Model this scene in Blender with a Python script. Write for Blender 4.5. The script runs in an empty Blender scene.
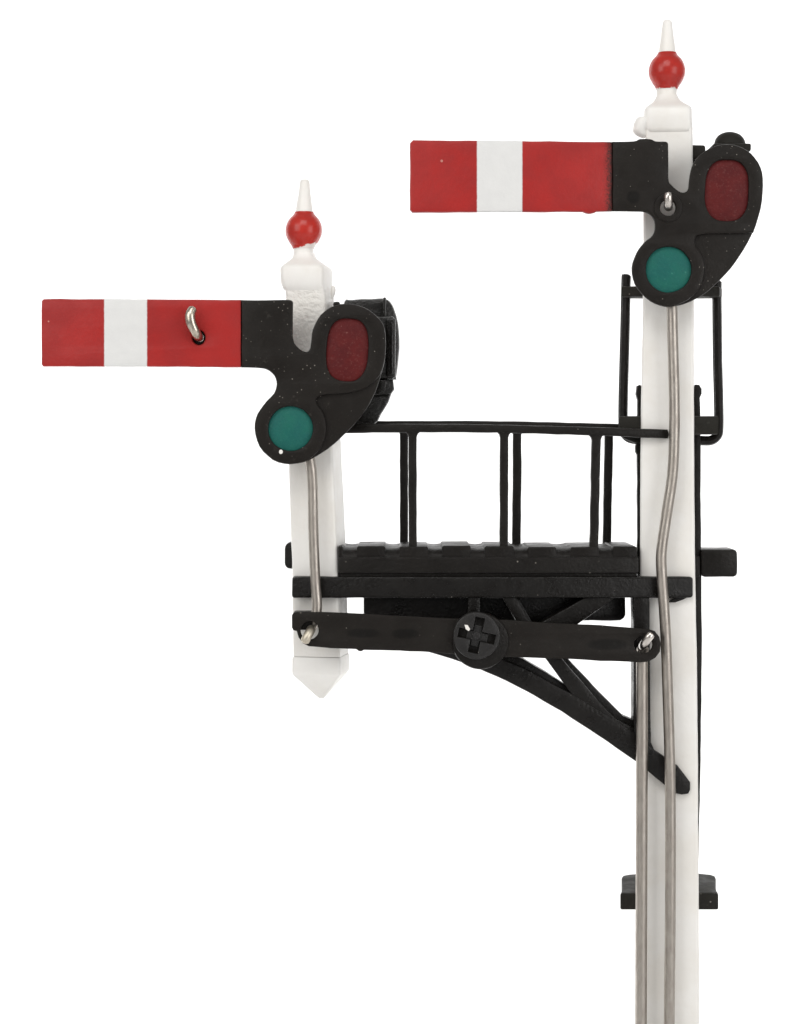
import bpy, bmesh, math, random
from mathutils import Vector, Matrix, noise as mnoise
from mathutils.geometry import tessellate_polygon

random.seed(7)
C = bpy.context.scene.collection

# ------------------------------------------------------------------ units
# everything is measured in "u" (1 u = 0.07 mm of the little model) and scaled
# to metres when a mesh is linked.
S = 7e-5
D = 2000.0            # camera to the front face of the posts, u
CX, CY = 405.0, 440.0
GROUND = 1500.0       # paper sweep under the post

def W(px, py, d=0.0):
    k = (D + d) / D
    return Vector(((px - CX) * k, d, (CY - py) * k + (GROUND - CY)))

ORIGIN = {}           # world origin (u) of every object that parents others

# ------------------------------------------------------------------ materials
def new_mat(name):
    m = bpy.data.materials.new(name)
    m.use_nodes = True
    nt = m.node_tree
    nt.nodes.clear()
    out = nt.nodes.new('ShaderNodeOutputMaterial')
    b = nt.nodes.new('ShaderNodeBsdfPrincipled')
    nt.links.new(b.outputs[0], out.inputs[0])
    return m, nt, b

class N:
    """small node writer: sockets in, sockets out"""
    def __init__(s, nt):
        s.nt = nt
        tc = nt.nodes.new('ShaderNodeTexCoord')
        s.obj = s.vmul(tc.outputs['Object'], 1.0 / S)
        oi = nt.nodes.new('ShaderNodeObjectInfo')           # no two parts share a pattern
        off = nt.nodes.new('ShaderNodeVectorMath'); off.operation = 'MULTIPLY_ADD'
        nt.links.new(oi.outputs['Random'], off.inputs[0]); off.inputs[1].default_value = (911, 577, 733)
        nt.links.new(s.obj, off.inputs[2])
        s.tex = off.outputs[0]
    def link(s, v, sock):
        if hasattr(v, 'is_output'):
            s.nt.links.new(v, sock)
        elif isinstance(v, (tuple, list)):
            sock.default_value = v if len(v) == 4 or len(sock.default_value) == 3 else (*v, 1)
        else:
            sock.default_value = v
    def vmul(s, v, f):
        n = s.nt.nodes.new('ShaderNodeVectorMath'); n.operation = 'SCALE'
        s.link(v, n.inputs[0]); n.inputs['Scale'].default_value = f
        return n.outputs[0]
    def vscale(s, v, xyz):
        n = s.nt.nodes.new('ShaderNodeVectorMath'); n.operation = 'MULTIPLY'
        s.link(v, n.inputs[0]); n.inputs[1].default_value = xyz
        return n.outputs[0]
    def math(s, op, a, b=0.0, c=0.0, clamp=False):
        n = s.nt.nodes.new('ShaderNodeMath'); n.operation = op; n.use_clamp = clamp
        s.link(a, n.inputs[0]); s.link(b, n.inputs[1]); s.link(c, n.inputs[2])
        return n.outputs[0]
    def noise(s, scale, detail=3.0, rough=0.55, vec=None):
        n = s.nt.nodes.new('ShaderNodeTexNoise')
        s.link(vec if vec is not None else s.tex, n.inputs['Vector'])
        n.inputs['Scale'].default_value = scale
        n.inputs['Detail'].default_value = detail
        n.inputs['Roughness'].default_value = rough
        return n.outputs['Fac']
    def ramp(s, v, a, b, lo=0.0, hi=1.0):
        n = s.nt.nodes.new('ShaderNodeMapRange'); n.clamp = True
        n.interpolation_type = 'SMOOTHSTEP'
        s.link(v, n.inputs[0])
        for i, x in enumerate((a, b, lo, hi)): n.inputs[i + 1].default_value = x
        return n.outputs[0]
    def mix(s, f, a, b):
        n = s.nt.nodes.new('ShaderNodeMix'); n.data_type = 'RGBA'
        s.link(f, n.inputs[0])
        s.link(a if hasattr(a, 'is_output') else (*a, 1), n.inputs[6])
        s.link(b if hasattr(b, 'is_output') else (*b, 1), n.inputs[7])
        return n.outputs[2]
    def specks(s, cell, size, keep, vec=None):
        if vec is None:
            vec = s.vmul(s.tex, 1.0)
        v = s.nt.nodes.new('ShaderNodeTexVoronoi')
        s.link(vec if vec is not None else s.tex, v.inputs['Vector'])
        v.inputs['Scale'].default_value = 1.0 / cell
        sep = s.nt.nodes.new('ShaderNodeSeparateColor')
        s.nt.links.new(v.outputs['Color'], sep.inputs[0])
        r = s.math('MULTIPLY', sep.outputs[1], size / cell)
        near = s.math('LESS_THAN', v.outputs['Distance'], r)
        on = s.math('LESS_THAN', sep.outputs[0], keep)
        return s.math('MULTIPLY', near, on)
    def sep(s, v):
        n = s.nt.nodes.new('ShaderNodeSeparateXYZ'); s.nt.links.new(v, n.inputs[0])
        return n.outputs
    def bump(s, h, strength, dist, normal=None):
        n = s.nt.nodes.new('ShaderNodeBump')
        n.inputs['Strength'].default_value = strength
        n.inputs['Distance'].default_value = dist * S
        s.link(h, n.inputs['Height'])
        if normal is not None: s.nt.links.new(normal, n.inputs['Normal'])
        return n.outputs[0]

def plastic(name, base, base2, rough=0.5, spec=0.3, dust=0.25, dustcol=(0.25, 0.23, 0.2), grain=0.35, scuff=0.0, dark_ovals=()):
    m, nt, b = new_mat(name); n = N(nt)
    f = n.ramp(n.noise(0.025, 4), 0.35, 0.65)
    col = n.mix(f, base, base2)
    if scuff:
        sc = n.ramp(n.noise(0.13, 5, 0.7), 0.60, 0.75, 0, scuff)
        col = n.mix(sc, col, dustcol)
    if dust:
        sp = n.math('MAXIMUM', n.math('MULTIPLY', n.specks(4.5, 0.95, dust), 0.75), n.specks(19, 1.5, dust * 0.45))
        sp = n.math('MULTIPLY', sp, n.ramp(n.noise(0.02, 2), 0.4, 0.62))
        col = n.mix(sp, col, dustcol)
    for sx, sz, rx, rz in dark_ovals:          # soft-edged dark ovals mixed into the base colour
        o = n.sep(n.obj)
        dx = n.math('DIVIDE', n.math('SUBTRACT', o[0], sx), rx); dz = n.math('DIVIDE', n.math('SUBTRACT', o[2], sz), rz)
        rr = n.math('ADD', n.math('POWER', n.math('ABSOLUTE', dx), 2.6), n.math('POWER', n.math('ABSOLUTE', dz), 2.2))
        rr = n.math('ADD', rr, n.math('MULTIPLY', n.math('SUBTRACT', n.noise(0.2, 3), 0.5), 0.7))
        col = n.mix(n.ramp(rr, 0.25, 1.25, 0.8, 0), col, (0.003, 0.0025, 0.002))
    n.link(col, b.inputs['Base Color'])
    n.link(n.ramp(n.noise(0.06, 4), 0.3, 0.7, rough - 0.08, rough + 0.1), b.inputs['Roughness'])
    b.inputs['Specular IOR Level'].default_value = spec
    h1 = n.bump(n.noise(0.35, 3, 0.6), grain, 1.2)
    h2 = n.bump(n.noise(0.05, 2), 0.25, 3.0, h1)
    n.link(h2, b.inputs['Normal'])
    return m

def white_paint(name, rough_lo, rough_hi, bump, blob, smooth_below=None):
    m, nt, b = new_mat(name); n = N(nt)
    warm = n.ramp(n.noise(0.02, 4, 0.6), 0.35, 0.7)
    col = n.mix(warm, (0.84, 0.825, 0.795), (0.795, 0.77, 0.725))
    sp = n.math('MULTIPLY', n.specks(26, 2.0, 0.25), n.ramp(n.noise(0.03, 2), 0.48, 0.6))
    col = n.mix(n.math('MULTIPLY', sp, 0.6), col, (0.33, 0.30, 0.26))
    n.link(col, b.inputs['Base Color'])
    n.link(n.ramp(n.noise(0.05, 3), 0.3, 0.7, rough_lo, rough_hi), b.inputs['Roughness'])
    b.inputs['Specular IOR Level'].default_value = 0.45
    hh = n.noise(blob, 3, 0.5)
    if smooth_below:                # the lumps are only in the paint of the upper end
        lum = n.ramp(n.sep(n.obj)[2], smooth_below - 30, smooth_below + 25, 0.12, 1.0)
        st = n.noise(0.5, 3, 0.6, n.vscale(n.tex, (1, 1, 0.15)))
        hh = n.math('ADD', n.math('MULTIPLY', hh, lum), n.math('MULTIPLY', st, 0.10))
    h = n.bump(hh, bump, 3.0)
    h = n.bump(n.noise(0.03, 3), 0.25, 3.5, h)
    n.link(h, b.inputs['Normal'])
    return m

def blade_paint(name, halfw, s0, s1, fuzzy):
    """red enamel, one white band between local x = s0..s1, black at the root"""
    m, nt, b = new_mat(name); n = N(nt)
    x = n.sep(n.obj)[0]; z = n.sep(n.obj)[2]
    xs = n.math('ADD', x, n.math('MULTIPLY', n.math('SUBTRACT', n.noise(0.25, 3), 0.5), 0.7))
    red = n.mix(n.ramp(n.noise(0.03, 4), 0.3, 0.7), (0.375, 0.0235, 0.0215), (0.310, 0.021, 0.020))
    red = n.mix(n.ramp(n.noise(0.5, 4, 0.7), 0.62, 0.8, 0, 0.25), red, (0.56, 0.12, 0.10))
    white = n.mix(n.ramp(n.noise(0.08, 4), 0.35, 0.7), (0.70, 0.70, 0.69), (0.68, 0.68, 0.672))
    band = n.math('MULTIPLY', n.ramp(xs, s0 - 0.6, s0 + 0.6), n.ramp(xs, s1 - 0.6, s1 + 0.6, 1, 0))
    col = n.mix(band, red, white)
    # overspray of the black paint at the root
    nz = n.math('MULTIPLY', n.math('SUBTRACT', n.noise(0.6, 4, 0.75), 0.5), 20.0 * fuzzy)
    soot = n.ramp(n.math('ADD', x, nz), halfw - 10 * fuzzy, halfw - 0.5 + 0.5 * fuzzy, 0, 0.95)
    col = n.mix(soot, col, (0.014, 0.012, 0.010))
    sp = n.math('MAXIMUM', n.specks(16, 1.6, 0.3), n.specks(37, 2.2, 0.35))
    sp = n.math('MULTIPLY', sp, n.ramp(n.noise(0.03, 2), 0.4, 0.6))
    col = n.mix(n.math('MULTIPLY', sp, 0.55), col, (0.62, 0.36, 0.30))
    n.link(col, b.inputs['Base Color'])
    n.link(n.ramp(n.noise(0.06, 3), 0.3, 0.7, 0.34, 0.48), b.inputs['Roughness'])
    b.inputs['Specular IOR Level'].default_value = 0.2
    h = n.bump(n.noise(0.28, 3, 0.55), 0.18, 1.5)
    h = n.bump(n.noise(0.035, 2), 0.2, 3.0, h)
    n.link(h, b.inputs['Normal'])
    return m

def lens_paint(name, c1, c2, fleck):
    m, nt, b = new_mat(name); n = N(nt)
    col = n.mix(n.ramp(n.noise(0.06, 4), 0.3, 0.7), c1, c2)
    col = n.mix(n.ramp(n.noise(0.45, 4, 0.7), 0.52, 0.74, 0, 0.16), col, fleck)
    sp = n.math('MAXIMUM', n.specks(7, 1.1, 0.3), n.specks(15, 1.5, 0.25))
    sp = n.math('MULTIPLY', sp, n.ramp(n.noise(0.08, 2), 0.4, 0.62))
    col = n.mix(n.math('MULTIPLY', sp, 0.55), col, fleck)
    n.link(col, b.inputs['Base Color'])
    n.link(n.ramp(n.noise(0.1, 3), 0.3, 0.7, 0.35, 0.55), b.inputs['Roughness'])
    b.inputs['Specular IOR Level'].default_value = 0.15
    n.link(n.bump(n.noise(0.3, 4, 0.65), 0.5, 1.8), b.inputs['Normal'])
    return m

def ball_paint(name, zlo, slope):
    """red enamel brushed on by hand: the white undercoat shows below a ragged edge"""
    m, nt, b = new_mat(name); n = N(nt)
    o = n.sep(n.obj)
    edge = n.math('ADD', o[2], n.math('MULTIPLY', o[0], slope))
    edge = n.math('ADD', edge, n.math('MULTIPLY', n.math('SUBTRACT', n.noise(0.12, 4, 0.6), 0.5), 9.0))
    bare = n.ramp(edge, zlo - 0.8, zlo + 0.8, 1, 0)
    red = n.mix(n.ramp(n.noise(0.05, 3), 0.35, 0.65), (0.47, 0.024, 0.015), (0.38, 0.020, 0.014))
    col = n.mix(bare, red, (0.76, 0.70, 0.67))
    n.link(col, b.inputs['Base Color'])
    b.inputs['Roughness'].default_value = 0.26
    b.inputs['Specular IOR Level'].default_value = 0.4
    n.link(n.bump(n.noise(0.12, 3), 0.25, 2.0), b.inputs['Normal'])
    return m

def wire_metal(name, c1, c2, r0, r1):
    m, nt, b = new_mat(name); n = N(nt)
    v = n.vscale(n.tex, (1, 1, 0.25))
    col = n.mix(n.ramp(n.noise(0.25, 4, 0.6, v), 0.3, 0.7), c1, c2)
    sp = n.specks(14, 1.4, 0.35, v)
    col = n.mix(n.math('MULTIPLY', sp, 0.5), col, (0.12, 0.10, 0.085))
    n.link(col, b.inputs['Base Color'])
    b.inputs['Metallic'].default_value = 1.0
    n.link(n.ramp(n.noise(0.1, 4), 0.3, 0.7, r0, r1), b.inputs['Roughness'])
    n.link(n.bump(n.noise(0.5, 3, 0.6), 0.2, 0.8), b.inputs['Normal'])
    return m

BLACK = plastic('black_plastic', (0.0072, 0.0060, 0.0050), (0.0098, 0.0083, 0.0070), 0.38, 0.19, 0.06, grain=0.6)
BLACK_DUSTY = plastic('dusty_black_plastic', (0.0100, 0.0082, 0.0068), (0.0130, 0.0108, 0.0090), 0.46, 0.17, 0.45, scuff=0.10)
BLACK_GLOSS = plastic('shiny_black_plastic', (0.0058, 0.0050, 0.0044), (0.0078, 0.0068, 0.0060), 0.31, 0.24, 0.06, grain=0.5)
UPPER_ARM = plastic('upper_arm_plastic', (0.0100, 0.0082, 0.0068), (0.0130, 0.0108, 0.0090), 0.46, 0.17, 0.45, dark_ovals=((-54, 25, 7, 7),))
BLACK_GREEN = plastic('worn_black_plastic', (0.014, 0.0128, 0.0100), (0.019, 0.0172, 0.0138), 0.62, 0.20, 0.30, scuff=0.08)
LAMP = plastic('lamp_plastic', (0.0062, 0.0056, 0.0050), (0.0085, 0.0076, 0.0066), 0.20, 0.38, 0.12, grain=0.55, scuff=0.10)
SCREW = plastic('screw_plastic', (0.018, 0.0172, 0.0170), (0.026, 0.0245, 0.0240), 0.34, 0.28, 0.3, scuff=0.06)
WHITE = white_paint('white_post_paint', 0.35, 0.5, 0.10, 0.16)
WHITE_ROUGH = white_paint('lumpy_white_paint', 0.30, 0.44, 0.70, 0.24, 75)
WIRE = wire_metal('nickel_wire', (0.44, 0.405, 0.365), (0.36, 0.325, 0.29), 0.34, 0.48)
WIRE_BRIGHT = wire_metal('bright_wire', (0.70, 0.66, 0.62), (0.55, 0.51, 0.47), 0.18, 0.30)
WIRE_WORN = wire_metal('worn_bright_wire', (0.62, 0.56, 0.48), (0.36, 0.32, 0.26), 0.16, 0.34)
WIRE_DULL = wire_metal('dull_wire_end', (0.62, 0.57, 0.47), (0.50, 0.45, 0.37), 0.42, 0.55)
RED_LENS = lens_paint('red_lens_paint', (0.105, 0.0115, 0.0115), (0.082, 0.0095, 0.0105), (0.35, 0.16, 0.14))
GREEN_LENS = lens_paint('green_lens_paint', (0.0135, 0.125, 0.097), (0.012, 0.108, 0.095), (0.06, 0.25, 0.20))

# ------------------------------------------------------------------ mesh helpers
def finish(name, bm, mat, parent, smooth=35.0, label=None, origin=None):
    bmesh.ops.recalc_face_normals(bm, faces=bm.faces)
    vs = [v.co for v in bm.verts]
    lo = Vector([min(v[i] for v in vs) for i in range(3)])
    hi = Vector([max(v[i] for v in vs) for i in range(3)])
    c = Vector(origin) if origin is not None else (lo + hi) / 2
    for v in bm.verts: v.co = (v.co - c) * S
    me = bpy.data.meshes.new(name)
    bm.to_mesh(me); bm.free()
    me.polygons.foreach_set('use_smooth', [True] * len(me.polygons))
    me.set_sharp_from_angle(angle=math.radians(smooth))
    me.materials.append(mat)
    o = bpy.data.objects.new(name, me)
    C.objects.link(o)
    o.parent = parent
    po = ORIGIN[parent.name] if parent is not None else Vector((0, 0, 0))
    o.location = (c - po) * S
    ORIGIN[o.name] = c
    if label: o['label'] = label
    return o

def area(p):
    return sum(p[i][0] * p[(i + 1) % len(p)][1] - p[(i + 1) % len(p)][0] * p[i][1] for i in range(len(p))) / 2

def inset(loop, b):
    """shrink a counter-clockwise loop by b (a clockwise hole grows)"""
    n = len(loop); out = []
    for i in range(n):
        p0, p1, p2 = Vector(loop[i - 1]), Vector(loop[i]), Vector(loop[(i + 1) % n])
        e1, e2 = (p1 - p0), (p2 - p1)
        if e1.length < 1e-6 or e2.length < 1e-6:
            out.append(tuple(p1)); continue
        e1.normalize(); e2.normalize()
        n1, n2 = Vector((-e1.y, e1.x)), Vector((-e2.y, e2.x))
        m = n1 + n2
        if m.length < 1e-4: m = n1
        m.normalize()
        k = b / max(0.5, m.dot(n1))
        out.append(tuple(p1 + m * k))
    return out

def slab(bm, outer, holes, prof, put):
    """loops in 2-D swept through prof = [(inset, height) ...]; put(x, y, h) -> 3-D"""
    if area(outer) < 0: outer = outer[::-1]
    holes = [h if area(h) < 0 else h[::-1] for h in holes]
    loops = [outer] + holes
    rings = []
    for b, h in prof:
        rings.append([[bm.verts.new(put(x, y, h)) for x, y in (inset(l, b) if b else l)] for l in loops])
    for r0, r1 in zip(rings, rings[1:]):
        for l0, l1 in zip(r0, r1):
            n = len(l0)
            for i in range(n):
                bm.faces.new((l0[i], l0[(i + 1) % n], l1[(i + 1) % n], l1[i]))
    for ring, (b, h) in ((rings[0], prof[0]), (rings[-1], prof[-1])):
        flat = [v for l in ring for v in l]
        polys = [[Vector((x, y, 0)) for x, y in (inset(l, b) if b else l)] for l in loops]
        for t in tessellate_polygon(polys):
            try: bm.faces.new([flat[i] for i in t])
            except ValueError: pass
    return bm

def bev(d0, d1, b):
    if b <= 0: return [(0, d0), (0, d1)]
    return [(b, d0), (0.293 * b, d0 + 0.293 * b), (0, d0 + b), (0, d1 - b), (0.293 * b, d1 - 0.293 * b), (b, d1)]

def wobble(x, y, amp):
    """the castings and mouldings are never quite straight"""
    a = Vector((x * 0.055, y * 0.055, 3.7)); c = Vector((x * 0.17, y * 0.17, 9.1))
    return (x + amp * (mnoise.noise(a) + 0.45 * mnoise.noise(c)), y + amp * (mnoise.noise(a + Vector((31, 7, 5))) + 0.45 * mnoise.noise(c + Vector((11, 3, 8)))))

def uneven(loop, amp=0.48, step=9.0):
    out = []
    for i, p in enumerate(loop):
        q = loop[(i + 1) % len(loop)]
        n = max(1, int(math.hypot(q[0] - p[0], q[1] - p[1]) / step))
        for j in range(n):
            out.append(wobble(p[0] + (q[0] - p[0]) * j / n, p[1] + (q[1] - p[1]) * j / n, amp))
    return out

def prism(bm, pts, d0, d1, b=1.2, holes=()):
    """outline as it shows at depth d0, straight back to d1"""
    k = (D + d0) / D
    f = lambda l: [((x - CX) * k, (CY - y) * k + GROUND - CY) for x, y in l]
    pts = uneven(pts); holes = [uneven(h) for h in holes]
    return slab(bm, f(pts), [f(h) for h in holes], bev(d0, d1, b), lambda x, y, h: (x, h, y))

def plate(bm, pts, y0, y1, b=1.2):
    """plan outline (px, depth) swept from height y0 down to y1, heights read at the first point's depth"""
    dr = min(p[1] for p in pts)
    k = (D + dr) / D
    z = lambda y: (CY - y) * k + GROUND - CY
    f = [((x - CX) * (D + d) / D, d) for x, d in pts]
    return slab(bm, f, [], [(b, z(y0)), (.293*b, z(y0) - .293*b), (0, z(y0) - b), (0, z(y1) + b), (.293*b, z(y1) + .293*b), (b, z(y1))], lambda x, y, h: (x, y, h))

def rect(x0, y0, x1, y1):
    return [(x0, y0), (x1, y0), (x1, y1), (x0, y1)]

def rrect(x0, y0, x1, y1, r, n=4):
    out = []
    for cx, cy, a0 in ((x1 - r, y0 + r, -90), (x1 - r, y1 - r, 0), (x0 + r, y1 - r, 90), (x0 + r, y0 + r, 180)):
        for i in range(n + 1):
            a = math.radians(a0 + 90 * i / n)
            out.append((cx + r * math.cos(a), cy + r * math.sin(a)))
    return out

def ell(cx, cy, a, b, p=2.0, n=56, tilt=0.0):
    out = []
    for i in range(n):
        t = 2 * math.pi * i / n
        c, s = math.cos(t), math.sin(t)
        x = a * math.copysign(abs(c) ** (2 / p), c); y = b * math.copysign(abs(s) ** (2 / p), s)
        ct, st = math.cos(tilt), math.sin(tilt)
        out.append((cx + x * ct - y * st, cy + x * st + y * ct))
    return out

def smooth_loop(pts, n=4, keep=()):
    """Catmull-Rom through the outline; indices in keep stay corners"""
    out = []; m = len(pts)
    for i in range(m):
        p0, p1, p2, p3 = (Vector(pts[(i + j) % m]) for j in (-1, 0, 1, 2))
        if i % m in keep: p0 = p1
        if (i + 1) % m in keep: p3 = p2
        if i in keep and (i + 1) % m in keep:
            out.append(tuple(p1)); continue
        for j in range(n):
            t = j / n
            q = 0.5 * ((2 * p1) + (p2 - p0) * t + (2 * p0 - 5 * p1 + 4 * p2 - p3) * t * t + (3 * p1 - p0 - 3 * p2 + p3) * t ** 3)
            out.append((q.x, q.y))
    return out

def tube(bm, pts, r, n=16, sub=6, radii=None):
    """round wire along points (px, py, d)"""
    P = [W(*p) for p in pts]
    R = radii or [r] * len(P)
    path = []; rad = []
    for i in range(len(P) - 1):
        p0 = P[max(i - 1, 0)]; p1 = P[i]; p2 = P[i + 1]; p3 = P[min(i + 2, len(P) - 1)]
        for j in range(sub):
            t = j / sub
            path.append(0.5 * ((2 * p1) + (p2 - p0) * t + (2 * p0 - 5 * p1 + 4 * p2 - p3) * t * t + (3 * p1 - p0 - 3 * p2 + p3) * t ** 3))
            rad.append(R[i] * (1 - t) + R[i + 1] * t)
    path.append(P[-1]); rad.append(R[-1])
    # rounded ends
    ta = (path[1] - path[0]).normalized(); tb = (path[-1] - path[-2]).normalized()
    r0, r1 = rad[0], rad[-1]
    path = [path[0] - ta * r0 * 0.35] + path + [path[-1] + tb * r1 * 0.35]
    rad = [r0 * 0.6] + rad + [r1 * 0.6]
    rings = []; u = None
    for i, p in enumerate(path):
        t = (path[min(i + 1, len(path) - 1)] - path[max(i - 1, 0)]).normalized()
        if u is None:
            u = t.orthogonal().normalized()
        u = (u - t * u.dot(t)).normalized(); v = t.cross(u)
        rings.append([bm.verts.new(p + (u * math.cos(2 * math.pi * k / n) + v * math.sin(2 * math.pi * k / n)) * rad[i]) for k in range(n)])
    for a, b in zip(rings, rings[1:]):
        for k in range(n): bm.faces.new((a[k], a[(k + 1) % n], b[(k + 1) % n], b[k]))
    bm.faces.new(rings[0]); bm.faces.new(rings[-1])
    return bm

def lathe(bm, rows, d, n=40, squash=1.0, sub=1, caps=True):
    """rows (centre px, py, radius) turned about the vertical, axis at depth d"""
    if sub > 1:
        out = []
        for i in range(len(rows) - 1):
            p0, p1, p2, p3 = (Vector(rows[min(max(i + j, 0), len(rows) - 1)]) for j in (-1, 0, 1, 2))
            for j in range(sub):
                t = j / sub
                out.append(tuple(0.5 * ((2 * p1) + (p2 - p0) * t + (2 * p0 - 5 * p1 + 4 * p2 - p3) * t * t + (3 * p1 - p0 - 3 * p2 + p3) * t ** 3)))
        rows = out + [rows[-1]]
    k = (D + d) / D; rings = []
    for cx, py, r in rows:
        c = W(cx, py, d); r = max(r, 0.3) * k
        rings.append([bm.verts.new(c + Vector((math.cos(2 * math.pi * i / n) * r, math.sin(2 * math.pi * i / n) * r * squash, 0))) for i in range(n)])
    for a, b in zip(rings, rings[1:]):
        for i in range(n): bm.faces.new((a[i], a[(i + 1) % n], b[(i + 1) % n], b[i]))
    if caps: bm.faces.new(rings[0]); bm.faces.new(rings[-1])
    return bm

def post(bm, rows, depth, yaw, r=4.0, dmid=25.0, n=4):
    """square post with rounded corners, turned by yaw; rows (left px, right px, py, depth factor) give its outline"""
    rings = []
    cy, sy = math.cos(yaw), math.sin(yaw)
    fine = []
    for r0, r1 in zip(rows, rows[1:]):
        m = max(1, int((r1[2] - r0[2]) / 14))
        for j in range(m):
            q = [u + (v - u) * j / m for u, v in zip(r0, r1)]
            fine.append((wobble(q[0], q[2], 0.4)[0], wobble(q[1], q[2], 0.4)[0], q[2], q[3]))
    rows = fine + [rows[-1]]
    for x0, x1, py, dep in rows:
        dp = depth * dep
        wf = (x1 - x0); mx = (x0 + x1) / 2; z = W(mx, py, dmid - dp / 2).z
        for it in range(8):
            rr = min(r, wf * 0.3, dp * 0.3)
            ring = []
            for (qx, qy, a0) in ((wf/2 - rr, dp/2 - rr, 0), (-wf/2 + rr, dp/2 - rr, 90), (-wf/2 + rr, -dp/2 + rr, 180), (wf/2 - rr, -dp/2 + rr, 270)):
                for i in range(n + 1):
                    a = math.radians(a0 + 90 * i / n)
                    x = qx + rr * math.cos(a); y = qy + rr * math.sin(a)
                    ring.append(Vector((mx - CX + x * cy - y * sy, dmid + x * sy + y * cy, z)))
            px = [CX + v.x * D / (D + v.y) for v in ring]
            wf += (x1 - x0) - (max(px) - min(px)); wf = max(wf, 1.5)
            mx += (x0 + x1) / 2 - (max(px) + min(px)) / 2
        rings.append([bm.verts.new(v) for v in ring])
    m = len(rings[0])
    for a, b in zip(rings, rings[1:]):
        for i in range(m): bm.faces.new((a[i], a[(i + 1) % m], b[(i + 1) % m], b[i]))
    bm.faces.new(rings[0]); bm.faces.new(rings[-1])
    return bm

def B(): return bmesh.new()

# ------------------------------------------------------------------ the paper sweep behind and below
bm = B()
prof = [(-5200, 0.0), (600, 0.0)]
for i in range(1, 25):
    a = math.radians(90 * i / 24)
    prof.append((600 + 700 * math.sin(a), 700 - 700 * math.cos(a)))
prof.append((1300, 4600))
rows = [[bm.verts.new((x, d, z - 0.0)) for d, z in prof] for x in (-5000, 5000)]
for i in range(len(prof) - 1):
    bm.faces.new((rows[0][i], rows[1][i], rows[1][i + 1], rows[0][i + 1]))
m, nt, b = new_mat('white_paper'); n = N(nt)
n.link(n.mix(n.noise(0.01, 3), (0.86, 0.86, 0.86), (0.88, 0.88, 0.88)), b.inputs['Base Color'])
b.inputs['Roughness'].default_value = 0.9
b.inputs['Specular IOR Level'].default_value = 0.1
bd = finish('backdrop', bm, m, None, 60)
bd['kind'] = 'structure'
bd['label'] = 'plain white paper sweep behind and under the signal'
bd['category'] = 'backdrop'

# ------------------------------------------------------------------ the signal
sig = bpy.data.objects.new('bracket_signal', None)
C.objects.link(sig)
sig.empty_display_size = 0.01
base = W(668, 440, 25); base.z = 0.0
sig.location = base * S
ORIGIN[sig.name] = base
sig['label'] = 'model railway bracket signal with two red and white semaphore arms on white posts'
sig['category'] = 'railway signal'

# --- tall post
PD = 48.0; MYAW = math.radians(-7)
bm = post(B(), [(645.5, 692.5, 128, 1), (643.5, 693.5, 200, 1), (642.8, 694, 300, 1), (640.5, 694, 440, 1), (640, 695, 560, 1),
                (638.5, 697, 680, 1), (637, 698.6, 850, 1), (636, 699.2, 1024, 1), (634, 701, 1260, 1)], PD, MYAW, 3.0, PD / 2)
# carry it down to the paper
main = finish('post', bm, WHITE, sig, 40, 'tall white square post running down out of the picture')
bm = post(B(), [(634, 701, 1259, 1), (630, 705, 1262, 1.1), (630, 705, 1290, 1.1), (628, 707, 1299, 1.12), (628, 707, 1400, 1.12), (628, 707, 1500, 1.12)], PD + 4, MYAW, 3.0, PD / 2)
finish('post_foot', bm, BLACK, main, 40)
bm = post(B(), [(656.5, 677, 94, .44), (655, 679, 98, .5), (652, 683, 101.5, .65), (648, 688, 104.3, .82), (645.5, 691, 106.2, .95), (644.2, 692.2, 109, 1.02), (644, 692, 116, 1.02), (644, 692.5, 127, 1.02), (646, 692, 131.5, .98), (648, 690, 133, .9)], PD + 2, MYAW, 6.0, PD / 2)
lathe(bm, [(643, 116.5, 2), (642.5, 118, 5.5), (641.5, 122, 7), (640.2, 127, 7.2), (639.4, 131, 6.8), (641, 135, 5.5), (643, 138, 2)], 7, 18, 1.0, 3)
finish('post_cap', bm, WHITE, main, 50)
FIN = [(0, -50.8, 2.0), (0, -50.1, 3.7), (0, -48, 4.8), (0, -42, 5.5), (0, -34, 6.5), (0, -25, 7.8), (0, -20, 8.5), (0, -18, 8.9), (0, -15.5, 10.2), (0, -10.5, 14.6), (0, -5, 17.2),
       (0, 0.5, 18.0), (0, 6, 17.2), (0, 12, 14.3), (0, 16, 11.6), (0, 19, 10.3), (0, 23, 10.0), (0, 27, 10.4)]
def finial(parent, cx, cy, lean, stretch, mat_ball, d, white):
    rows = [(cx - y * lean + 0, cy + (y if y > -16 else -16 + (y + 16) * stretch), r) for _, y, r in FIN]
    f = finish('finial', lathe(B(), rows, d, 40, 1.0, 4), white, parent, 60)
    r2 = [(cx - y * lean, cy + y, r + 0.35) for _, y, r in FIN if -18.1 <= y <= 20]
    finish('finial_ball', lathe(B(), r2, d, 40, 1.0, 4, caps=False), mat_ball, f, 60, origin=W(cx, cy, d))
finial(sig, 667, 70.8, 0.008, 1.0, ball_paint('finial_red', -19.0, 0.03), PD / 2, WHITE)

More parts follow.
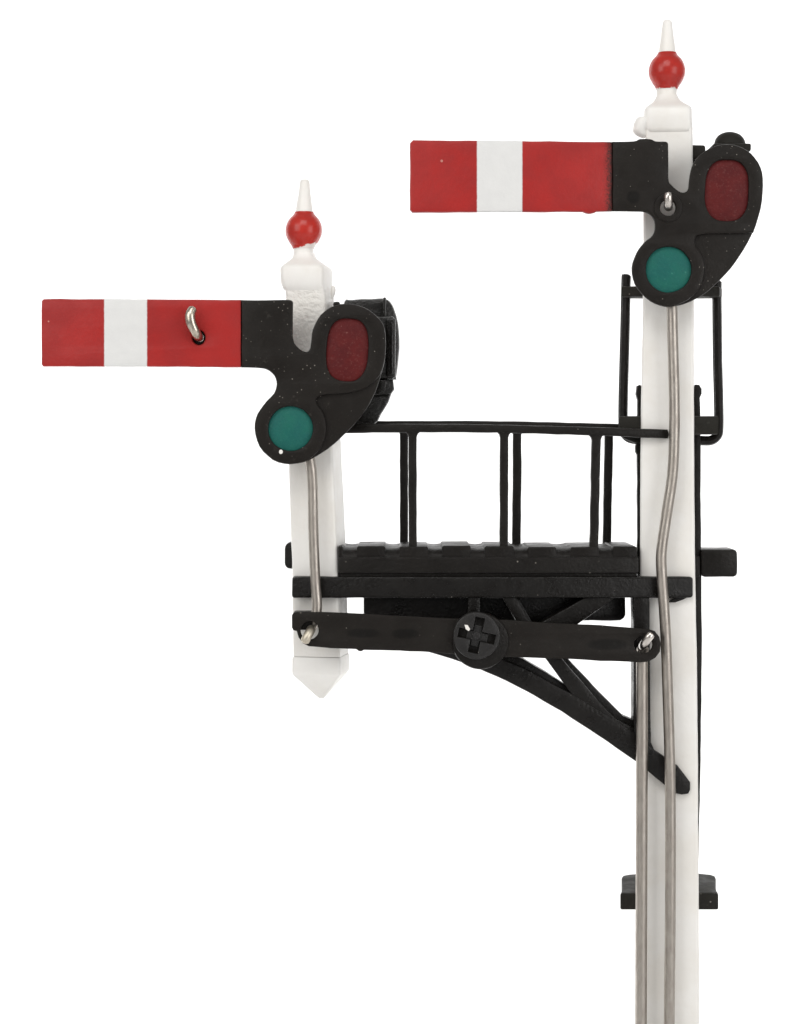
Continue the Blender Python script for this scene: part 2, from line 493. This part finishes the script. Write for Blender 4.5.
# --- short post hanging at the far end of the bracket
YAW = math.radians(-10)
bm = post(B(), [(285.5, 333, 286, 1), (286, 334, 300, 1), (287.5, 338.5, 400, 1), (289, 342, 470, 1), (292, 346, 560, 1), (293, 348, 640, 1), (293.5, 348.5, 657, 1)], 46, YAW, 3.0, 25)
doll = finish('short_post', bm, WHITE_ROUGH, sig, 40, 'short white post with a pointed lower end, paint lumpy')
bm = post(B(), [(294.5, 314.5, 252, .44), (293.5, 316, 256, .48), (290, 320, 259.5, .6), (284.5, 327, 263.3, .86), (281, 331.2, 266, 1.0), (280, 332.2, 269, 1.03), (281, 332, 283, 1.03), (283, 332.5, 288, 1.0), (286, 332, 291, .96)], 47, YAW, 6.0, 25)
lathe(bm, [(333, 285.5, 1), (333.3, 288, 2.2), (333, 293, 2.4), (332, 299, 1.0)], 14, 12, 1.0, 2)
finish('post_cap', bm, WHITE, doll, 50)
bm = post(B(), [(293.6, 348.3, 657.5, 1), (292.2, 349, 659, 1.02), (292, 349, 674, 1.02), (293, 348, 676, 1.0), (316.5, 326.5, 696.5, .2), (319.5, 323.8, 698.5, .08)], 46, YAW, 3.0, 25)
finish('pointed_tip', bm, WHITE_ROUGH, doll, 40)
finial(sig, 303.8, 230, 0.020, 0.99, ball_paint('finial_red_smudged', -17.0, -0.34), 25, WHITE)

# --- semaphore arms
A0, A1 = -30.0, -20.0
def arm(outline, keep, blade_loop, split, band, red, green, fuzzy, label, step, hub=None, hole=None, tilt=0.0):
    (rx, ry, ra, rb), (gx, gy, gr) = red, green
    redl, grl = ell(rx, ry, ra, rb, 2.7, 64, tilt), ell(gx, gy, gr, gr, 2, 64)
    hubl = [ell(hub[0], hub[1], 8, 8, n=32)] if hub else []
    full = smooth_loop(outline, 4, keep)
    base = inset(full if area(full) > 0 else full[::-1], 0.5)
    bm = prism(B(), base, A0 + 3.0, A1, 1.4, hubl)
    # the front layer is thicker everywhere but on the web below the red lens
    i0, web, i1 = step
    a0, a1 = web[-1]
    arc = [(gx + 36 * math.cos(math.radians(t)), gy + 36 * math.sin(math.radians(t))) for t in [a0 + (a1 - a0) * q / 12 for q in range(13)]]
    top = smooth_loop(outline[:i0 + 1] + web[:-1] + arc + outline[i1:], 3, keep[:-1] + (keep[-1] - i1 + i0 + 1 + len(web) - 1 + 13,))
    prism(bm, top, A0 - 1.6, A0 + 3.0, 2.0, [redl, grl] + hubl)
    if hub:
        prism(bm, ell(hub[0], hub[1], 14.2, 14.2, n=40), A0 - 2.8, A0 - 0.6, 1.0, hubl)
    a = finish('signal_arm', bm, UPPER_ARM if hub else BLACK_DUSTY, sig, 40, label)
    # blade
    bl = prism(B(), blade_loop, A0 + 0.8, A1 - 0.6, 2.1, [hole] if hole else [])
    xs = [p[0] for p in blade_loop]; ys = [p[1] for p in blade_loop]
    mid = ((min(xs) + split) / 2, (min(ys) + max(ys)) / 2)
    k = (D + A0 + 0.8) / D
    mat = blade_paint('arm_enamel', (split - mid[0]) * k, (band[0] - mid[0]) * k, (band[1] - mid[0]) * k, fuzzy)
    finish('blade', bl, mat, a, 40, origin=W(mid[0], mid[1], A0 + 0.8))
    finish('red_lens', prism(B(), ell(rx, ry, ra + .6, rb + .6, 2.7, 64, tilt), A0 + 2.0, A0 + 6, 0.8), RED_LENS, a, 40)
    finish('green_lens', prism(B(), ell(gx, gy, gr + .6, gr + .6, 2, 64), A0 + 2.0, A0 + 6, 0.8), GREEN_LENS, a, 40)
    return a

R_OUT = [(612.8, 141.3), (634, 141), (640, 138.9), (651, 139), (656, 141.3), (666, 141.6), (668.4, 144), (668.8, 177.3), (671.4, 184), (679, 190.7), (684.5, 192), (688.3, 188.5), (689.5, 179.3),
         (692, 166.4), (699, 155.6), (712.8, 146.7), (726.7, 144), (738.5, 145.7), (752, 153.6), (761, 167.4), (763.6, 185.2), (761, 208.9),
         (754.3, 230.6), (740.5, 256.3), (722.7, 278), (705, 293.8), (687, 303.7), (672.3, 306.7), (659.5, 305.3), (645.7, 297.8), (634.8, 284),
         (631.9, 267.2), (635.8, 254.3), (643.7, 243), (652.6, 235), (655, 226.7), (653.6, 218.8), (646.7, 212.6), (636, 211.6), (612.8, 211.4)]
R_BL = [(413, 140), (612.8, 141.6), (612.8, 211), (597, 211.4), (594, 212.8), (590, 213.6), (586, 212.8), (583, 211.5), (412.5, 212.2), (410, 209.5), (410, 143)]
up = arm(R_OUT, (0, 6, 39), R_BL, 612.8, (477, 522.3), (727, 190.3, 21.8, 30.6), (668.8, 269.5, 22.8), 1.0,
         'upper arm, black paint fading softly into its red blade', (22, [(752, 232.5), (738, 233.6), (715, 233.8), (700, 234.8), (695.5, 237.5), (-42, 62)], 27), hub=(668.3, 207.5), tilt=math.radians(2))
L_OUT = [(241.5, 300), (260, 299.8), (288.5, 299.8), (291.4, 300.6), (292.8, 302.6), (293, 338), (298, 347.7), (305.3, 351.7), (309.2, 349.8), (311, 340.4), (312.6, 329.9), (318, 318.3),
         (327.3, 308.9), (340, 304), (354.6, 304.3), (369.3, 310), (380.9, 320.4), (385.5, 333), (385.7, 350.9), (381.9, 374), (373.5, 397),
         (358.8, 420), (340, 439), (323, 452.6), (306.4, 461.7), (289.6, 464.6), (272.8, 460), (259.5, 446.4), (254.3, 428.5), (257.2, 413.8),
         (266.5, 401.2), (273.8, 393.6), (276.4, 384.4), (273.8, 375.5), (266.5, 369.5), (258, 367.8), (241.5, 367.4)]
L_BL = [(43, 298.6), (241.5, 299.8), (241.5, 367.2), (43, 366.3), (41, 364.5), (41.3, 300.6)]
low = arm(L_OUT, (0, 2, 4, 36), L_BL, 241.5, (104.2, 147), (347.3, 349.8, 20.8, 31.6), (290.4, 428.5, 22.2), 0.12,
          'lower arm with a bent wire poking through its red blade', (18, [(383.5, 366), (378, 378), (366, 388), (350, 393), (334, 394), (321, 395.6), (316.5, 399), (-42, 64)], 25), tilt=math.radians(4), hole=ell(198.5, 337.5, 6.5, 7.5, n=24))
finish('white_fleck', prism(B(), ell(280.8, 451.8, 2.0, 2.3, n=12), A0 - 2.6, A0 + 2, 0.6), WHITE, low, 40)  # speck of white paint on the green lens
# wire ends in the arms
finish('pivot_pin', tube(B(), [(668.6, 207, -8), (668.4, 207, -30), (668.3, 204.5, -38), (668.2, 198, -41), (668.1, 194.5, -40)], 4.3, 18, 8), WIRE_BRIGHT, up, 60)
bm = tube(B(), [(200, 338, -16), (199, 337.5, -28), (196, 333, -38), (191.5, 323.5, -41), (190.3, 315, -41), (193, 308.8, -39)], 4.8, 18, 8, [4.3, 4.5, 4.9, 5.4, 5.3, 4.4])
finish('bent_wire', bm, WIRE_WORN, low, 60)
finish('hole_plug', prism(B(), ell(198.5, 337.5, 7, 8, n=24), -22, -17, 0.5), BLACK_GLOSS, low, 40)

# --- lamps
bm = prism(B(), smooth_loop([(343, 306), (352, 299.5), (372, 298.8), (384, 298.2), (391.5, 303), (396.5, 316), (399.3, 335), (399, 355), (396, 376), (392, 379), (350, 379), (341, 366)], 4), 22, 66, 3)
prism(bm, rrect(347, 316, 394.5, 378.5, 3), 6, 24, 2)
prism(bm, rrect(386.2, 318, 395.6, 377.5, 2), 3, 12, 1.5)
prism(bm, rrect(383.2, 297.2, 386.2, 319, 1.2), 10, 60, 0.9)
prism(bm, rrect(390.4, 322, 393.2, 374, 1.2), 1.2, 8, 0.9)
lamp = finish('lamp', bm, LAMP, sig, 40, 'larger looking black lamp behind the lower arm')
bm = prism(B(), [(351, 380), (393, 379.5), (394, 389), (390.5, 394), (372, 395.5), (352, 395)], 10, 50, 1.5)
prism(bm, [(375, 380), (386.3, 380), (385.2, 393), (376.5, 394)], 6, 14, 1.2)
finish('lamp_collar', bm, LAMP, lamp, 30)
bm = prism(B(), smooth_loop([(346, 394), (391, 394), (388, 402), (381, 414), (373.5, 424.5), (352, 427), (346, 420)], 3, (0, 1, 6)), 18, 46, 2)
finish('lamp_base', bm, LAMP, lamp, 40)
bm = prism(B(), rrect(333, 301.5, 340, 307, 2.4), 2, 22, 1.5)
prism(bm, rrect(326, 330, 350, 350, 2), 26, 40, 1.5)
finish('lamp_arm', bm, BLACK, lamp, 40)
bm = prism(B(), rrect(706, 150, 749, 212, 5), 18, 66, 3)
prism(bm, rrect(713, 143.3, 751.5, 151.5, 2), 14, 66, 1.5)
lamp2 = finish('lamp', bm, BLACK_GREEN, sig, 40, 'black lamp hidden behind the upper arm, only its domed lid showing')
bm = lathe(B(), [(729, 132, 1), (729.2, 132.6, 5), (729.4, 135, 10.5), (729.6, 139, 14), (729.8, 143, 15.4), (730, 146, 15.6)], 36, 32, 1.0, 3)
finish('lamp_lid', bm, BLACK_GREEN, lamp2, 45)
bm = prism(B(), rrect(690, 145, 705.5, 159, 2.5), 14, 38, 1.8)
prism(bm, rrect(690, 152, 712, 170, 2.5), 26, 44, 1.8)
finish('lamp_arm', bm, BLACK_GREEN, lamp2, 40)

# --- ladder and its hoop behind the tall post
bm = B()
LD0, LD1 = 56, 66
for outl in ([(637.2, 385.8), (640, 384.6), (643.5, 386.5), (645, 392), (644.5, 420), (645, 700), (646, 1000), (647, 1290), (641, 1290), (640, 1000), (638, 700), (637.5, 455), (636, 452), (635.6, 446), (637.4, 441), (638, 400), (636.4, 394)],
             [(693, 388), (696, 384.8), (699.5, 385.2), (702, 389), (702, 394), (700.2, 398), (700.7, 440), (701.5, 560), (702, 640), (701.3, 720), (700, 800), (696, 1000), (694, 1290), (687, 1290), (688, 1000), (692, 700), (692.5, 420)]):
    prism(bm, outl, LD0, LD1, 1.0)
for i in range(24):
    y = 405 + i * 37
    tube(bm, [(641, y, 61), (698 if y < 800 else 694, y, 61)], 2.6, 10, 2)
finish('ladder', bm, BLACK, sig, 40, 'slim black ladder running up behind the tall post')
bm = B()
HD = 62
for side in (0, 1):
    if side == 0:
        path = [(626.5, 276, HD), (626, 283, HD), (625, 330, HD), (623.2, 400, HD), (623.2, 425, HD), (624.5, 433, HD), (630, 438.2, HD), (641, 440, HD)]
    else:
        path = [(717, 282, HD), (717, 300, HD), (717.6, 360, HD), (718.6, 400, HD), (718.8, 428, HD), (717, 436, HD), (710.5, 440.5, HD), (699, 440.5, HD)]
    tube(bm, path, 5.0, 8, 6)
prism(bm, [(619.6, 429), (643, 429), (643, 444), (634, 442.6), (624, 438.5), (620.5, 434)], 50, 68, 2)
finish('ladder_hoop', bm, BLACK, sig, 30)
bm = plate(B(), [(621.6, 44), (640, 41), (697, 41), (719.5, 44), (722, 60), (719, 72), (700, 75), (640, 75), (622, 72)], 286, 296.5, 2.0)
finish('hoop_band', bm, BLACK_GREEN, bpy.data.objects['ladder_hoop'], 40)
# the step-shaped stays that hold hoop and ladder off the post
def stay(y0, y1, mat, xs=(619.5, 718.5), depth=66):
    x0, x1 = xs
    pts = [(x0, 8), (x1, 8), (x1 - 0.2, 12), (x1 - 1.8, 22), (x1 - 2.6, 40), (x1 - 2.4, depth - 14), (x1 - 3.2, depth - 6), (x1 - 7, depth), (x1 - 20, depth + 6), (x0 + 24, depth + 6),
           (x0 + 8, depth + 1), (x0 + 2.6, depth - 4), (x0 + 1.2, depth - 12), (x0 + 2.2, 40), (x0 + 1.6, 22), (x0 + 0.2, 12)]
    return plate(B(), pts, y0, y1, 2.0)
finish('ladder_stay', stay(416, 434.5, BLACK_GREEN), BLACK_GREEN, sig, 40)
finish('ladder_stay', stay(893, 910, BLACK_GREEN, (620.3, 718.3), 94), BLACK_GREEN, sig, 40)

# --- platform
bm = prism(B(), rrect(338, 557, 638.5, 573.5, 2.0), -7, 84, 1.4)
pitch = 42.7
gaps = [349.8 + i * pitch for i in range(7)]
edges = []
x = 338.0
for g in gaps:
    edges.append((x, g - 6.6)); x = g + 6.6
edges.append((x, 637.5))
random.seed(3)
for a, b_ in edges:
    if b_ - a < 3: continue
    t = random.uniform(-0.7, 0.7)
    prism(bm, rrect(a + .2, 546.2 + t, b_ - .2, 560, min(2.2, (b_ - a) * .3)), -5.5 + random.uniform(-.5, .5), 82, 1.2)
for g in gaps:                      # sloping plugs between the plank ends
    pts = [(-6, 9.5), (-4, 4.5), (0, 1.5), (7, -0.4), (80, -0.8)]
    vs = []
    for dx in (-7.2, 0, 7.2):
        col = []
        for d, dn in pts:
            q = W(g + dx, 548.5 + dn + (0.0 if dx else 0.8), -6); q.y = d
            col.append(bm.verts.new(q))
        q = W(g + dx, 562, -6); q.y = -6.2; lowv = bm.verts.new(q)
        q = W(g + dx, 562, -6); q.y = 80; farv = bm.verts.new(q)
        vs.append([lowv] + col + [farv])
    for c0, c1 in zip(vs, vs[1:]):
        for i in range(len(c0)):
            bm.faces.new((c0[i], c0[(i + 1) % len(c0)], c1[(i + 1) % len(c1)], c1[i]))
    bm.faces.new(vs[0]); bm.faces.new(vs[-1])
deck = finish('platform', bm, BLACK, sig, 40, 'black planked walkway between the two posts')
bm = prism(B(), rrect(284.5, 542.5, 340, 569, 6), 58, 92, 2)
prism(bm, rect(330, 551, 640, 572), 60, 94, 1)
prism(bm, rrect(690, 556, 700, 577, 2), 50, 62, 1)
prism(bm, rect(339.5, 570.5, 637, 579.5), -3, 80, 0.8)
prism(bm, rrect(701, 549.5, 737.5, 577, 4.5), 50, 94, 2.2)
prism(bm, rrect(636, 556, 704, 574, 2), 54, 90, 1.5)
finish('platform_beam', bm, BLACK, deck, 40)

# --- handrails
bm = prism(B(), smooth_loop([(336, 424), (400, 423.6), (500, 424.8), (600, 427.2), (668, 429.6), (669, 434), (668, 438.6), (600, 435.8), (500, 432.9), (400, 432.6), (336, 433.4)], 3, (0, 4, 6, 10)), -6, 4, 1.8)
fr = finish('handrail', bm, BLACK, sig, 40, 'front handrail, nearer the viewer')
def bal(x0t, x1t, x0b, x1b, yt, d0, d1, parent):
    fl = 4.5
    pts = [(x0t - fl, yt), (x1t + fl, yt), (x1t + 3, yt + 1.6), (x1t + 1, yt + 3.6), (x1t, yt + 6.5), (x1b, 552), (x0b, 552), (x0t, yt + 6.5), (x0t - 1, yt + 3.6), (x0t - 3, yt + 1.6)]
    finish('baluster', prism(B(), pts, d0, d1, 1.2), BLACK, parent, 40)
bal(408.3, 416.8, 408.6, 416.8, 430.5, -4.8, 5, fr)
bal(500.2, 508.6, 499.6, 508, 431, -4.8, 5, fr)
bal(592, 601, 589.6, 598.3, 433.5, -4.8, 5, fr)
bm = prism(B(), smooth_loop([(340, 421.5), (400, 420.9), (500, 421.2), (570, 422.6), (625, 424), (644, 425), (644, 432.5), (570, 431), (500, 429.5), (400, 429), (340, 430)], 3, (0, 5, 6, 10)), 86, 95, 1.8)
bk = finish('handrail', bm, BLACK, sig, 40, 'rear handrail, just behind and above the front one')
bal(399.8, 408.2, 399.9, 408, 427.5, 87, 94, bk)
bal(513.2, 521.8, 512, 520.8, 428, 87, 94, bk)
bal(604.8, 613.4, 602.8, 611.2, 429.5, 87, 94, bk)

# --- bracket under the platform
bm = prism(B(), rrect(291.8, 576.8, 693.2, 598, 3), -9, 16, 1.6)
prism(bm, [(677, 596.5), (690, 596.5), (683, 600), (675, 602.5), (668, 602.5)], -6, 6, .8)
beam = finish('support_beam', bm, BLACK_GLOSS, sig, 40)
bm = B()
lowc = [(372, 634), (400, 643), (424, 651), (452, 659), (476, 667.5), (507, 681.5), (534, 695.5), (561.5, 711.5), (588.7, 729.5), (616, 748), (636, 762), (648.5, 772), (665, 785.5), (674, 793), (682, 795), (688.5, 794)]
upc = [(690.5, 790), (690.6, 782.5), (678, 766), (654, 750), (634, 732), (618, 722), (596, 709), (570, 693), (545, 679.5), (523.5, 668), (500, 658), (470, 648), (430, 637), (400, 628), (372, 622)]
prism(bm, lowc + upc, -7, 12, 1.4)
# the moulding behind the front ribs stands a little proud of their upper edges
prism(bm, [(430, 648), (476, 664), (534, 692), (588, 726), (634, 758), (640, 744), (612, 716), (574, 689.5), (564, 684.4), (545, 672), (523, 659), (500, 650), (440, 640)], 3, 24, 1.2)
prism(bm, [(500, 594), (515, 594), (529.5, 622), (562, 658.5), (595, 697), (616, 719), (634, 728), (634, 742), (600, 718), (575, 699), (558, 676), (545, 658), (528.5, 640), (514, 618)], -6, 14, 1.6)
prism(bm, [(506, 594), (516, 594), (532, 622), (568, 658.5), (601, 694), (623, 716), (634, 721), (634, 740), (604, 716), (570, 686), (530, 638)], 4, 26, 1.2)
prism(bm, [(592, 594), (621, 594), (578, 624), (552, 650), (536, 650), (534, 636), (542, 622)], -5.4, 24, 1.2)
prism(bm, [(633.5, 596), (649.5, 596), (651, 742), (656, 754), (634, 738)], -6.4, 22, 1.2)
prism(bm, [(468, 594), (480, 594), (480, 650), (468, 646)], -6.2, 14, 1.2)
prism(bm, ell(477, 640, 27, 27, n=40), -12, 4, 1.5)
finish('bracket', bm, BLACK_GLOSS, sig, 40, 'curved black bracket braced against the tall post')
bm = prism(B(), [(363.5, 575.5), (625.5, 575.5), (625.5, 615), (624, 618.2), (620.5, 620.6), (574, 620.8), (570, 627), (363.5, 627)], 24, 84, 2.0)
finish('platform_box', bm, BLACK_GLOSS, deck, 40)

# --- rocking crank with its screw
bar_o = [(291.8, 615), (293.8, 612), (317, 611.8), (345, 613), (400, 616), (452, 618.5), (505, 620), (560, 623.5), (600, 625.2), (633, 628), (648, 628.6), (655, 631), (659.3, 636.5), (661, 644), (659.8, 652), (655.5, 658), (648.5, 661.8), (640, 662.3),
         (600, 661), (575, 659), (505, 657), (430, 652.4), (400, 650.8), (364, 650), (361.2, 651.4), (359, 651.2), (356, 649.2), (330, 648), (309, 646.4), (303, 643.5), (298.4, 637.5), (296.4, 631.2), (293, 630.3), (291.6, 627.5)]
h1 = ell(309.6, 630.5, 9.2, 9.4, n=28); h2 = ell(643.4, 644.6, 9.2, 9.0, n=28)
slot = rrect(590, 640.2, 622, 647.6, 3.6); dimp1 = rrect(346, 630, 384, 636, 2.9); dimp2 = ell(406.5, 634.2, 7, 5, n=20)
bm = prism(B(), bar_o, -33, -28.8, 0.8, [h1, h2])
inner = inset(bar_o if area(bar_o) > 0 else bar_o[::-1], 0.5)
prism(bm, inner, -28.8, -23.5, 1.2, [h1, h2])
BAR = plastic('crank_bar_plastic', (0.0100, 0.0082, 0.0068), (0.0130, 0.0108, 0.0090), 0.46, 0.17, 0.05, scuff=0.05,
              dark_ovals=((129, -7, 20, 6), (-111, 4, 17, 5), (-70, 3.5, 14, 5.5)))
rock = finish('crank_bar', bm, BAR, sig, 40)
bm = prism(B(), rrect(292.5, 612.5, 312, 630, 2), -25, 4, 1)
prism(bm, ell(480.5, 641.5, 28.5, 28, n=48), -36, -20, 2.0)
finish('crank_hub', bm, BLACK, rock, 40)
a = math.radians(12); ca, sa = math.cos(a), math.sin(a)
cross = [(-4.8, -18.6), (4.8, -18.6), (4.8, -4.8), (18.8, -4.8), (18.8, 4.8), (4.8, 4.8), (4.8, 17.5), (-4.8, 17.5), (-4.8, 4.8), (-18.6, 4.8), (-18.6, -4.8), (-4.8, -4.8)]
cross = [(476.5 + x * ca - y * sa, 636 + x * sa + y * ca) for x, y in cross]
bm = prism(B(), ell(476.5, 636, 23.4, 23.6, n=48), -43.5, -33.4, 1.3, [cross])
inner_cross = [(476.5 + x * ca - y * sa, 636 + x * sa + y * ca) for x, y in
               [(-4.4, -11), (4.4, -11), (4.4, -4.4), (11.5, -4.4), (11.5, 4.4), (4.4, 4.4), (4.4, 10.5), (-4.4, 10.5), (-4.4, 4.4), (-10, 4.4), (-10, -4.4), (-4.4, -4.4)]]
prism(bm, inner_cross, -38.6, -33, 1.0)
prism(bm, ell(476.5, 636, 4.2, 4.2, n=20), -40.2, -33, 1.0)
prism(bm, ell(476.5, 636, 20.6, 20.6, n=32), -34.6, -31, 0.5)
finish('pivot_screw', bm, SCREW, rock, 30)
finish('white_fleck', prism(B(), [(464.2, 624.6), (467.5, 625), (470, 629), (468.6, 631), (465.6, 629)], -44.4, -43, 0.4), WHITE, rock, 40)  # small raised white sliver on the screw face
bm = tube(B(), [(311.5, 629, -12), (311, 629.5, -27), (309.8, 632, -36), (307, 637, -39.5), (304.8, 641.2, -39)], 4.5, 16, 8)
finish('wire_end', bm, WIRE_DULL, rock, 60)
bm = tube(B(), [(642.8, 646, -14), (643, 645.8, -27), (645.2, 642.5, -36), (648.6, 637.5, -39.5), (650.6, 634.8, -39)], 4.4, 16, 8)
finish('wire_end', bm, WIRE_BRIGHT, rock, 60)

# --- pull wires
bm = tube(B(), [(302.5, 436, -14), (307.5, 450, -14), (311, 466, -14), (312.6, 486, -14), (313.4, 530, -14), (315.3, 580, -15), (317, 605, -16), (315.5, 618, -17), (312, 627, -17)], 5.1, 18, 8)
finish('pull_wire', bm, WIRE, sig, 60, 'short wire down the pointed post')
bm = tube(B(), [(669, 290, -14), (671.8, 306, -14), (672.8, 340, -14), (674.4, 400, -14), (674.2, 440, -14), (672.4, 475, -14), (666.5, 515, -14), (661.6, 550, -14), (661.6, 572, -15), (664.2, 610, -15.5), (666.3, 650, -15.5), (668, 700, -15), (670, 770, -14.5), (670.5, 830, -14), (670.2, 930, -14), (669.2, 1030, -14), (668, 1300, -14)], 5.4, 18, 8)
finish('pull_wire', bm, WIRE, sig, 60, 'long bent wire from the upper arm down the tall post')
bm = tube(B(), [(642.8, 648, -16), (642, 664, -15), (642, 700, -14.5), (641.8, 780, -14), (641.4, 900, -14), (641, 1030, -14), (640.5, 1300, -14)], 5.9, 18, 8)
finish('pull_wire', bm, WIRE, sig, 60, 'straight wire hanging from the crank bar')

# ------------------------------------------------------------------ light
w = bpy.data.worlds.new('World'); bpy.context.scene.world = w; w.use_nodes = True
bg = w.node_tree.nodes['Background']
bg.inputs[0].default_value = (1.0, 0.995, 0.985, 1); bg.inputs[1].default_value = 0.37

def area_lamp(name, loc, aim, sx, sy, power, col=(1, 1, 1)):
    l = bpy.data.lights.new(name, 'AREA'); l.shape = 'RECTANGLE'
    l.size = sx * S; l.size_y = sy * S; l.energy = power; l.color = col
    o = bpy.data.objects.new(name, l); C.objects.link(o)
    p = Vector(loc) * S; t = Vector(aim) * S
    o.location = p
    o.rotation_euler = (t - p).to_track_quat('-Z', 'Y').to_euler()
    return o
MIDZ = GROUND - 450
area_lamp('soft_area_lamp', (-1650, -1800, MIDZ + 900), (50, 0, MIDZ - 150), 1500, 1700, 0.112, (1, 0.985, 0.96))
area_lamp('soft_area_lamp', (1800, -1800, MIDZ + 250), (50, 0, MIDZ - 250), 1400, 1800, 0.105, (1, 0.99, 0.98))
area_lamp('soft_area_lamp', (-150, -1900, MIDZ + 2000), (50, 0, MIDZ), 1600, 1100, 0.105, (1, 0.985, 0.965))  # added overhead lamp, lightens the posts behind the arms
for x in (-1350, 1350):
    area_lamp('backdrop_lamp', (x, 330, MIDZ), (x * 0.9, 1300, MIDZ), 700, 3000, 0.16)

# ------------------------------------------------------------------ camera
cam = bpy.data.cameras.new('camera'); co = bpy.data.objects.new('camera', cam); C.objects.link(co)
co.location = Vector((0, -D, GROUND - CY)) * S
co.rotation_euler = (math.radians(90), 0, 0)
cam.sensor_width = 36.0; cam.sensor_fit = 'AUTO'
cam.lens = 36.0 * D / 1024.0
cam.shift_x = 0.0; cam.shift_y = -(512.0 - CY) / 1024.0
cam.clip_start = 0.005; cam.clip_end = 10.0
sc = bpy.context.scene
sc.camera = co
sc.view_settings.view_transform = 'Standard'
sc.view_settings.look = 'None'
sc.view_settings.exposure = 0.0
sc.view_settings.gamma = 1.0
